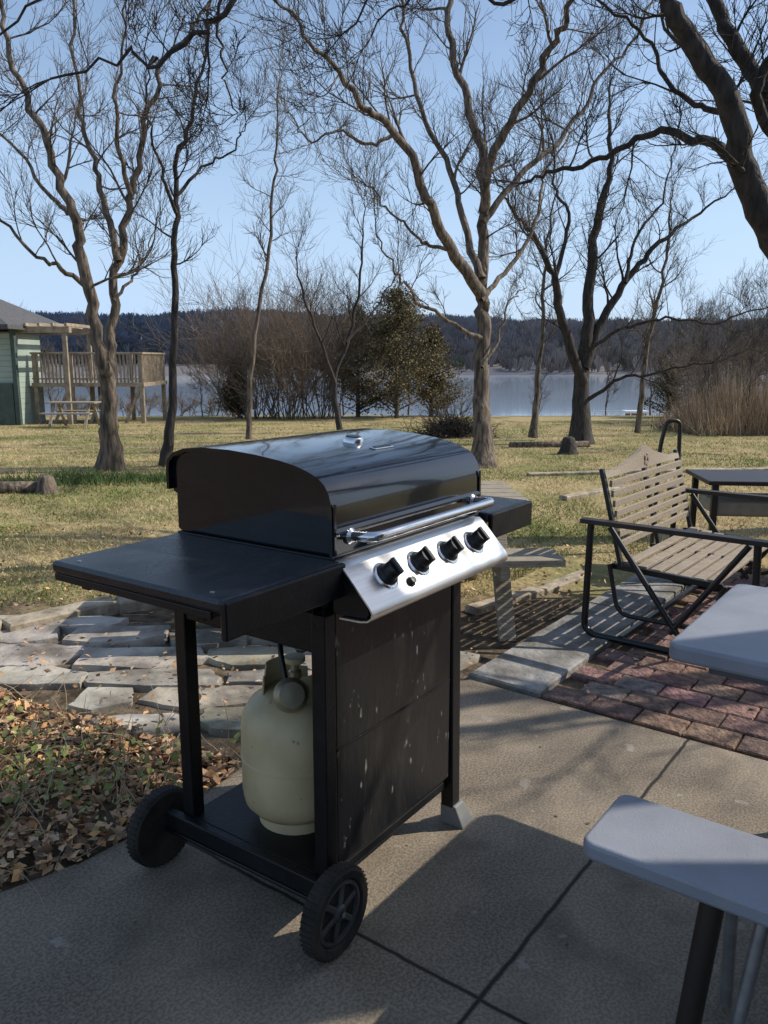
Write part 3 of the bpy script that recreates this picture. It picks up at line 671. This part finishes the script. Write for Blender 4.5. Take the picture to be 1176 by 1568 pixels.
lathe('thermometer_face',[(.021,0),(.021,.002),(.0,.0021)],M['plastic'],G,(.445,.267,1.2345),rotm=(.1,0,0),seg=28)
o=box('badge',-.045,.045,-.011,.011,-.002,.003,M['chrome'],G,bevel=.002); o.location=(.45,.172,1.2095); o.rotation_euler=(.2,0,0)
o=box('badge_inset',-.038,.038,-.006,.006,.0032,.0040,M['plastic'],G,bevel=0); o.location=(.45,.172,1.2095); o.rotation_euler=(.2,0,0)
prism('firebox',[(.035,.985),(.565,.985),(.53,.80),(.08,.80)],.075,.735,M['black'],G,bevel=.005)
box('firebox_rim',.058,.762,.028,.58,.972,.990,M['black'],G)
pp=[(.022,.984),(.002,.984),(-.008,.976),(-.086,.892),(-.092,.882),(-.090,.872),(-.080,.864),(-.06,.860),(.0,.858)]
ribbon('control_panel',pp[::-1],-.004,.035,.715,M['steel'],G,smooth=60)
prism('control_panel_end',[(.02,.980),(-.006,.971),(-.080,.890),(-.083,.880),(-.074,.868),(.02,.864)],.038,.712,M['black'],G)
nrm=Vector((0,-.733,.680)); rotk=(math.atan2(.733,.680),0,0)
def onpanel(a,s,off=0):
    p=Vector((0,-.008,.976)).lerp(Vector((0,-.086,.892)),s); return (a,p.y+nrm.y*off,p.z+nrm.z*off)
for i,a in enumerate((.155,.30,.445,.59)):
    lathe('knob_bezel',[(.037,0),(.037,.003),(.032,.006),(.0,.0062)],M['chrome'],G,onpanel(a,.47,.002),rotm=rotk,seg=32)
    lathe('knob_skirt',[(.030,0),(.029,.008),(.024,.013),(.0,.0132)],M['plastic'],G,onpanel(a,.47,.007),rotm=rotk,seg=32)
    lathe('knob',[(.023,0),(.0215,.022),(.019,.026),(.0,.0262)],M['plastic'],G,onpanel(a,.47,.018),rotm=rotk,seg=28)
    o=box('knob_grip',-.0065,.0065,-.022,.022,0,.014,M['plastic'],G,bevel=.003); o.location=onpanel(a,.47,.040); o.rotation_euler=(rotk[0],0,0); o.rotation_euler.rotate_axis('Z',U(-.1,.1))
    o=box('knob_mark',-.0015,.0015,.006,.021,0,.0008,M['white'],G,bevel=0); o.location=onpanel(a,.47,.0545); o.rotation_euler=(rotk[0],0,0)
    for sgn in(-1,1):
        o=box('panel_marking',-.006,.006,-.0018,.0018,0,.0006,M['plastic'],G,bevel=0); o.location=onpanel(a+sgn*.047,.30,.0025); o.rotation_euler=rotk
lathe('igniter_button',[(.013,0),(.013,.006),(.009,.008),(.009,.016),(.0,.0165)],M['plastic'],G,onpanel(.225,.80,.002),rotm=rotk,seg=24)
o=box('panel_logo',-.030,.030,-.003,.003,0,.0006,M['plastic'],G,bevel=0); o.location=onpanel(.10,.14,.0025); o.rotation_euler=rotk
def shelf(x0,x1,tag,outer):
    box('side_shelf_'+tag,x0,x1,.0,.56,.962,.990,M['shelf'],G,bevel=.008)
    box('shelf_front_'+tag,x0,x1,-.012,.004,.908,.9885,M['black'],G,bevel=.005)
    box('shelf_outer_lip_'+tag,outer-.004,outer+.004,.03,.55,.945,.963,M['black'],G,bevel=.002)
    box('shelf_bracket_'+tag,x0+.02,x1-.02,.07,.10,.93,.961,M['black'],G)
    box('shelf_bracket_b_'+tag,x0+.02,x1-.02,.45,.48,.93,.961,M['black'],G)
shelf(-.335,.048,'left',-.33); shelf(.772,1.06,'right',1.055)
for x_,y_ in((-.30,.50),(-.30,.06)): lathe('shelf_bolt',[(.005,0),(.005,.0015),(.002,.002)],M['galv'],G,(x_,y_,.990),seg=10)
box('post_front_left',.012,.055,.028,.070,.12,.86,M['black'],G)
box('post_back_left',.012,.055,.515,.557,.10,.962,M['black'],G)
box('post_back_right',.615,.655,.515,.557,.0,.86,M['black'],G)
v=[(.607,.026,.86),(.655,.026,.86),(.655,.068,.86),(.607,.068,.86),(.625,.026,.07),(.672,.026,.07),(.672,.068,.07),(.625,.068,.07)]
mobj('post_front_right',v,[(0,1,2,3),(7,6,5,4),(0,4,5,1),(1,5,6,2),(2,6,7,3),(3,7,4,0)],M['black'],G,bevel=.004)
v=[(.628,.018,.075),(.680,.018,.075),(.680,.072,.075),(.628,.072,.075),(.640,-.006,0),(.715,-.006,0),(.715,.078,0),(.640,.078,0)]
mobj('foot_front_right',v,[(0,1,2,3),(7,6,5,4),(0,4,5,1),(1,5,6,2),(2,6,7,3),(3,7,4,0)],M['greyfoot'],G,bevel=.004)
box('front_panel_upper',.056,.606,.030,.042,.505,.858,M['blackdirty'],G,bevel=.004)
box('front_panel_lower',.056,.606,.030,.042,.185,.502,M['blackdirty'],G,bevel=.004)
box('front_panel_seam',.058,.604,.0285,.040,.500,.5065,M['black'],G,bevel=.001)
box('side_panel_right',.642,.652,.07,.515,.19,.86,M['black'],G)
box('top_rail_left',.018,.048,.07,.515,.76,.86,M['black'],G)
box('top_rail_back',.055,.615,.525,.55,.80,.86,M['black'],G)
box('bottom_shelf',.012,.66,.045,.54,.165,.178,M['black'],G)
box('bottom_rail_left',-.015,.011,.028,.60,.13,.180,M['black'],G)
box('bottom_rail_front',.057,.62,.046,.07,.135,.164,M['black'],G)
box('bottom_rail_back',.056,.62,.515,.54,.135,.164,M['black'],G)
tube('axle',[(0,-.03,.112),(0,.66,.112)],.007,M['black'],G)
for i,yb in enumerate((-.004,.640)):
    W=empty('wheel_front' if i==0 else 'wheel_back',(0,yb,.112)); W.parent=G
    W.rotation_euler=(math.pi/2,0,0) if i==0 else (-math.pi/2,0,0)
    lathe('tyre',[(.080,-.022),(.104,-.024),(.110,-.018),(.112,-.008),(.112,.008),(.110,.018),(.104,.024),(.086,.022),(.080,.006)],M['rubber'],W,seg=56)
    lathe('rim_back',[(.082,-.02),(.082,-.008),(.0,-.008)],M['plastic'],W,seg=40)
    lathe('rim_ring',[(.081,.0),(.081,.016),(.072,.018),(.070,.0)],M['rim'],W,seg=40)
    lathe('hub',[(.022,-.01),(.022,.016),(.016,.022),(.0,.022)],M['rim'],W,seg=24)
    lathe('hub_nut',[(.007,.022),(.007,.028),(.0,.028)],M['galv'],W,seg=8)
    for k in range(6):
        a=k*math.pi/3+.3
        bar('spoke',(math.cos(a)*.018,math.sin(a)*.018,.012),(math.cos(a)*.074,math.sin(a)*.074,.010),.015,.010,M['rim'],W)
    for k in range(44):
        a=k*2*math.pi/44
        bar('tread',(math.cos(a)*.1112,math.sin(a)*.1112,-.018),(math.cos(a)*.1112,math.sin(a)*.1112,.018),.008,.003,M['rubber'],W,bevel=0)
TK=empty('propane_tank',(0,0,0)); TK.parent=G; TK.location=(.195,.285,.178)
lathe('tank_foot_ring',[(.102,0),(.108,0),(.108,.03),(.10,.045)],M['tank'],TK,seg=40)
lathe('tank_body',[(.0,.018),(.08,.025),(.125,.040),(.146,.065),(.152,.10),(.152,.19),(.154,.192),(.154,.198),(.152,.20),(.152,.28),(.147,.315),(.125,.35),(.08,.378),(.03,.388),(.0,.389)],M['tank'],TK,seg=56)
for a0 in(.3,3.44):
    v=[];f=[]
    for i in range(15):
        a=a0+i*2.2/14; hh=.075*(1 if 3<i<11 else .55)
        for r_ in(.088,.092):
            v.append((math.cos(a)*r_,math.sin(a)*r_,.365)); v.append((math.cos(a)*(r_-.004),math.sin(a)*(r_-.004),.37+hh))
    for i in range(14):
        k=i*4; f+=[(k,k+4,k+5,k+1),(k+2,k+3,k+7,k+6),(k+1,k+5,k+7,k+3)]
    f+=[(0,1,3,2),(56,58,59,57)]
    mobj('tank_collar',v,f,M['tank'],TK,smooth=40)
lathe('valve_body',[(.018,.385),(.018,.43),(.012,.435),(.012,.455),(.0,.456)],M['brass'],TK,seg=16)
lathe('valve_handwheel',[(.026,.455),(.03,.46),(.03,.472),(.0,.474)],M['tank'],TK,seg=12)
lathe('regulator',[(.0,0),(.042,.003),(.046,.012),(.046,.02),(.034,.034),(.0,.036)],M['brass'],TK,(-.08,-.05,.40),rotm=(1.2,0,-.6),seg=28)
tube('gas_hose',fillet([(-.08,-.04,.43),(-.06,.0,.52),(.02,.06,.60),(.10,.05,.66)],.06,6),.008,M['plastic'],TK,10)
tube('shelf_hook_wire',fillet([(-.04,.02,.93),(-.06,.0,.86),(-.02,.0,.84),(.0,.02,.90)],.03,5),.0010,M['black'],G,6)

# ------------------------------------------------------------ plastic folding table and bench
rt_=math.atan2(e1[1],e1[0])
F_=empty('folding_table',(.728,1.973,0),rt_)
B_=empty('folding_bench',(.728,1.973,0),rt_)
def slabtop(name,x0,x1,y0,y1,z,th,par,r=.05):
    pts=[]
    for cx,cy,a0 in((x1-r,y0+r,-90),(x1-r,y1-r,0),(x0+r,y1-r,90),(x0+r,y0+r,180)):
        for k in range(7):
            a=math.radians(a0+k*15); pts.append((cx+math.cos(a)*r,cy+math.sin(a)*r))
    n=len(pts)
    v=[(x,y,z) for x,y in pts]+[(x,y,z-th) for x,y in pts]
    f=[tuple(range(n)),tuple(range(n,2*n))[::-1]]+[(i,n+i,n+(i+1)%n,(i+1)%n) for i in range(n)]
    return mobj(name,v,f,M['table'],par,bevel=.009,smooth=35,seg=3)
slabtop('table_top',0,1.75,0,.72,.73,.045,F_,r=.035)
slabtop('bench_seat',0,1.7,-.52,-.27,.44,.04,B_,r=.03)
for x_ in(.33,1.42):
    for y_ in(.10,.62): tube('table_leg',[(x_,y_,.684),(x_,y_+(-.04 if y_<.3 else .04),.03)],.014,M['galv'],F_)
    tube('leg_cross',[(x_,.08,.12),(x_,.64,.12)],.011,M['galv'],F_)
    bar('foot_bar',(x_,.02,.015),(x_,.70,.015),.03,.03,M['brownleg'],F_)
bar('under_frame',(.1,.05,.67),(1.65,.05,.67),.03,.02,M['tabledark'],F_)
bar('under_frame',(.1,.67,.67),(1.65,.67,.67),.03,.02,M['tabledark'],F_)
for x_ in(.27,1.40):
    tube('seat_leg',[(x_,-.49,.398),(x_-.03,-.53,.01)],.024,M['brownleg'],B_)
    tube('seat_leg_back',fillet([(x_+.09,-.46,.398),(x_+.06,-.50,.10),(x_+.02,-.52,.012)],.05),.014,M['galv'],B_)
    tube('seat_leg_back',[(x_,-.31,.398),(x_,-.28,.01)],.014,M['galv'],B_)
bar('under_frame',(.1,-.40,.388),(1.6,-.40,.388),.03,.018,M['tabledark'],B_)

# ------------------------------------------------------------ glider bench
B=empty('glider_bench',(1.17,4.06,0),math.radians(52))
Lb=1.30
def back_curve(x):
    u_=(x-.62)/.58
    return .85+.075*max(0,math.cos(u_*math.pi*.5))**1.5*(1 if abs(u_)<1 else 0)+.04*math.exp(-((x-.62)/.10)**2)
for k in range(7):
    z=.50+k*.052; yb=(z-.45)*.22-.04
    bar('back_slat',(.07,yb,z),(1.17,yb,z),.016,.036,M['slat'],B)
n=40; v=[];f=[]
for i in range(n+1):
    x_=.05+1.14*i/n; zt=back_curve(x_); zb=.842
    for yy in(.055,.077):
        v.append((x_,yy,zb)); v.append((x_,yy+.01,max(zt,.872)))
for i in range(n):
    k=i*4; f+=[(k,k+4,k+5,k+1),(k+2,k+3,k+7,k+6),(k+1,k+5,k+7,k+3),(k,k+2,k+6,k+4)]
f+=[(0,1,3,2),(n*4,n*4+2,n*4+3,n*4+1)]
mobj('back_crest',v,f,M['slat'],B,smooth=40)
for a in range(5):
    an=a*2*math.pi/5; lathe('crest_rosette',[(.016,0),(.013,.006),(.0,.007)],M['slat'],B,(.62+math.cos(an)*.024,.058,.885+math.sin(an)*.024),rotm=(math.pi/2,0,0),seg=12)
for x_ in(.05,.62,1.19):
    bar('back_post',(x_,-.05,.38),(x_,.085,.89),.03,.022,M['plastic'],B)
for k in range(7):
    y_=-.08-k*.072; bar('seat_slat',(.06,y_,.405-.012*k*(1-k/9)),(1.18,y_,.405-.012*k*(1-k/9)),.055,.018,M['slat'],B)
for x_ in(.05,.62,1.19):
    bar('seat_rail',(x_,.0,.385),(x_,-.56,.365),.025,.03,M['plastic'],B)
for x_ in(-.04,Lb-.02):
    bar('arm_rest',(x_,.14,.625),(x_,-.95,.625),.06,.024,M['brownleg'],B)
    tube('base_loop',fillet([(x_,.09,.615),(x_,.10,.05),(x_,.05,.018),(x_,-.66,.018),(x_,-.74,.05),(x_,-.72,.615)],.10,7),.018,M['plastic'],B)
    tube('swing_arm',[(x_+.03,.0,.60),(x_+.03,-.38,.10)],.015,M['plastic'],B)
    tube('swing_arm',[(x_+.03,-.68,.60),(x_+.03,-.34,.10)],.015,M['plastic'],B)
    tube('seat_side',fillet([(x_+.05,.0,.40),(x_+.05,-.06,.14),(x_+.05,-.50,.14),(x_+.05,-.58,.38)],.07,6),.012,M['plastic'],B)
bar('base_cross',(-.04,-.10,.03),(Lb-.02,-.10,.03),.025,.025,M['plastic'],B)
bar('base_cross',(-.04,-.55,.03),(Lb-.02,-.55,.03),.025,.025,M['plastic'],B)
K=empty('curved_handrail',(2.10,6.15,0))
tube('rail',fillet([(.0,0,-.1),(.02,0,.80),(.06,0,.99),(.16,0,.99),(.17,0,.60)],.07,7),.016,M['brownleg'],K)
S_=empty('patio_side_table',(2.16,5.28,0),math.radians(-6))
box('top',0,1.3,0,.6,.625,.655,M['brownleg'],S_,.006)
for x_ in(.06,1.24):
    for y_ in(.06,.54): box('leg',x_-.02,x_+.02,y_-.02,y_+.02,-.02,.624,M['brownleg'],S_,.003)
box('lower_shelf',.08,1.22,.08,.52,.40,.50,M['cushion'],S_,.02)

# ------------------------------------------------------------ wooden picnic table behind the grill
Pt=empty('wooden_picnic_table',(.78,4.70,-.03),math.atan2(-.06,-1))
for k in range(5): bar('top_plank',(0,-.30+.15*k,.70),(1.8,-.30+.15*k,.70),.138,.036,M['wood'],Pt)
for s in(-1,1):
    for k in(0,1): bar('bench_plank',(-.10,s*(.54+.14*k),.46),(1.85,s*(.54+.14*k),.46),.132,.036,M['wood'],Pt)
for x_ in(.16,1.58):
    bar('leg',(x_,-.18,.68),(x_,-.62,.0),.09,.04,M['wood'],Pt); bar('leg',(x_,.18,.68),(x_,.62,.0),.09,.04,M['wood'],Pt)
    bar('bench_beam',(x_+.05,-.74,.41),(x_+.05,.74,.41),.04,.08,M['wood'],Pt); bar('top_beam',(x_+.05,-.34,.65),(x_+.05,.34,.65),.04,.07,M['wood'],Pt)

# ------------------------------------------------------------ logs, stump, brush pile
def log(name,x,y,L_,r,ang,m=M['bark']):
    tb=TB(); z=gz(x,y)+r*.8; d=np.array([math.cos(ang),math.sin(ang),0]); c=np.array([x,y,z])
    tb.add([c-d*L_/2*.999,c-d*L_/2,c,c+d*L_/2,c+d*L_/2*1.001],[.001,r,r*1.05,r,.001],14); tb.obj(name,m)
log('cut_log',-4.35,8.9,.9,.07,.1); log('cut_log',3.2,15.5,1.6,.06,.15)
def stump(x,y,r,h,m):
    z=gz(x,y); lathe('tree_stump',[(r*1.8,-.05),(r*1.25,h*.25),(r,h*.7),(r*.85,h*.92),(r*.5,h),(0,h*1.02)],m,None,(x,y,z),seg=11,smooth=50)
stump(-3.78,8.9,.09,.2,M['bark']); stump(3.2,13.9,.12,.30,M['barkdark'])
tb=TB(); 
for i in range(240):
    a=U(0,6.28); r=abs(random.gauss(0,.5)); p=np.array([1.6+math.cos(a)*r,18.6+math.sin(a)*r*.6,gz(1.6,18.6)+max(0,.38-r*.35)*R()])
    d=rv(); d[2]=abs(d[2])*.35; d/=np.linalg.norm(d); branch(tb,p,d,U(.3,.8),.014,2,3,up=0)
tb.obj('brush_pile',M['barkdark'])

# ------------------------------------------------------------ neighbour house and deck
Hs=empty('green_cottage',(0,0,0))
gx=gz(-12,24)
for k in range(18):
    z0=gx-.2+k*.16
    if z0+.155>2.35: break
    box('siding_board',-19,-10.9,24.02-.006,26,z0,z0+.157,M['siding'],Hs,bevel=.01)
box('corner_board',-10.92,-10.80,23.96,24.1,gx-.2,2.35,M['sidedark'],Hs,0)
box('skirt_panel',-12.6,-10.95,23.94,24.0,gx-.1,.75,M['sidedark'],Hs,0)
box('window_frame',-12.5,-11.5,23.95,24.01,1.0,1.9,M['white'],Hs,.01); box('window_glass',-12.42,-11.58,23.93,23.949,1.08,1.82,M['glass'],Hs,0)
mobj('roof',[(-19.5,23.2,2.3),(-10.6,23.2,2.3),(-10.6,28.5,2.3),(-19.5,28.5,2.3),(-17,25.8,3.8),(-13.2,25.8,3.8),(-19.5,23.2,2.42),(-10.6,23.2,2.42),(-10.6,28.5,2.42),(-19.5,28.5,2.42)],
  [(6,7,5,4),(7,8,5),(8,9,4,5),(9,6,4),(0,1,7,6),(1,2,8,7),(2,3,9,8),(3,0,6,9),(3,2,1,0)],M['roof'],Hs)
box('porch_beam',-11.0,-9.3,24.3,24.5,2.22,2.40,M['deck'],Hs,.01); box('porch_beam',-11.0,-9.3,26.3,26.5,2.22,2.40,M['deck'],Hs,.01)
for k in range(5): box('porch_rafter',-11.0+.4*k,-10.92+.4*k,24.2,26.6,2.405,2.5,M['deck'],Hs,.01)
for y_ in(24.35,26.35): box('porch_post',-9.55,-9.42,y_,y_+.1,gx-.2,2.22,M['deck'],Hs,.01)
Dk=empty('wooden_deck',(0,0,0))
box('deck_floor',-10.8,-7.35,24.9,27.6,.62,.74,M['deck'],Dk,.01)
for x_ in(-10.7,-9.6,-8.5,-7.45):
    for y_ in(24.95,27.4): box('deck_post',x_-.06,x_+.06,y_,y_+.12,-.7,1.62,M['deck'],Dk,.01)
box('rail_top',-10.8,-7.35,24.93,25.05,1.60,1.66,M['deck'],Dk,.01); box('rail_bottom',-10.8,-7.35,24.97,25.02,.84,.88,M['deck'],Dk,.005)
box('rail_top_side',-7.48,-7.36,25.06,27.6,1.60,1.66,M['deck'],Dk,.01); box('rail_top_back',-10.8,-7.35,27.5,27.58,1.60,1.66,M['deck'],Dk,.01)
for k in range(30): x_=-10.75+k*.115; box('baluster',x_,x_+.045,24.98,25.02,.74,1.6,M['deck'],Dk,0)
for k in range(20): y_=25.1+k*.12; box('baluster',-7.44,-7.40,y_,y_+.045,.74,1.6,M['deck'],Dk,0)
for x_ in(-10.2,-9.1,-8): bar('deck_brace',(x_,25.0,-.5),(x_+.5,25.0,.6),.06,.08,M['deck'],Dk)
T2=empty('yard_picnic_table',(-8.9,23.2,gz(-8.9,23.2)))
for k in range(4): bar('top',(-.7,-.22+.15*k,.7),(.7,-.22+.15*k,.7),.13,.04,M['wood'],T2)
for s in(-1,1):
    bar('seat',(-.7,s*.6,.42),(.7,s*.6,.42),.25,.04,M['wood'],T2)
    for x_ in(-.5,.5): bar('leg',(x_,s*.15,.68),(x_,s*.6,0),.08,.04,M['wood'],T2)
Dc=empty('boat_dock',(27.5,92,-6))
box('dock_platform',-3,3,-2,2,.25,.5,M['white'],Dc,.02)
box('dock_locker',.2,2.2,-.6,.8,.5,1.5,M['red'],Dc,.03)
box('dock_canopy',-.2,2.5,-.9,1.1,1.52,1.7,M['white'],Dc,.03)
for x_ in(-3,-1.5,0,1.5,3):
    for y_ in(-2,2): box('rail_post',x_-.05,x_+.05,y_-.05,y_+.05,-.6,1.6,M['white'],Dc,0)
for z_ in(1.0,1.55):
    for y_ in(-2,2): bar('rail',(-3,y_,z_),(3,y_,z_),.06,.06,M['white'],Dc)
bar('gangway',(3,0,.5),(12,-26,1.5),1.0,.15,M['deck'],Dc)

# ------------------------------------------------------------ unseen house added on the right to shade the near patio
Hh=empty('shade_house',(0,0,0))
box('walls',3.4,10,-9,1.3,-.1,2.55,M['hbrick'],Hh,0)
box('eave',2.3,10.4,-9.4,1.98,2.56,2.72,M['white'],Hh,.02)  # overhang shaped for the shadow it throws on the near ground
mobj('roof',[(2.25,-9.4,2.73),(10.4,-9.4,2.73),(10.4,2.0,2.73),(2.25,2.0,2.73),(6.7,-6,4.4),(6.7,-1.5,4.4)],[(0,1,4),(1,2,5,4),(2,3,5),(3,0,4,5),(3,2,1,0)],M['roof'],Hh)
box('window',3.37,3.399,-1.5,.2,.9,2.1,M['glass'],Hh,0); box('door',3.36,3.399,-4.5,-3.5,0,2.1,M['white'],Hh,.01)
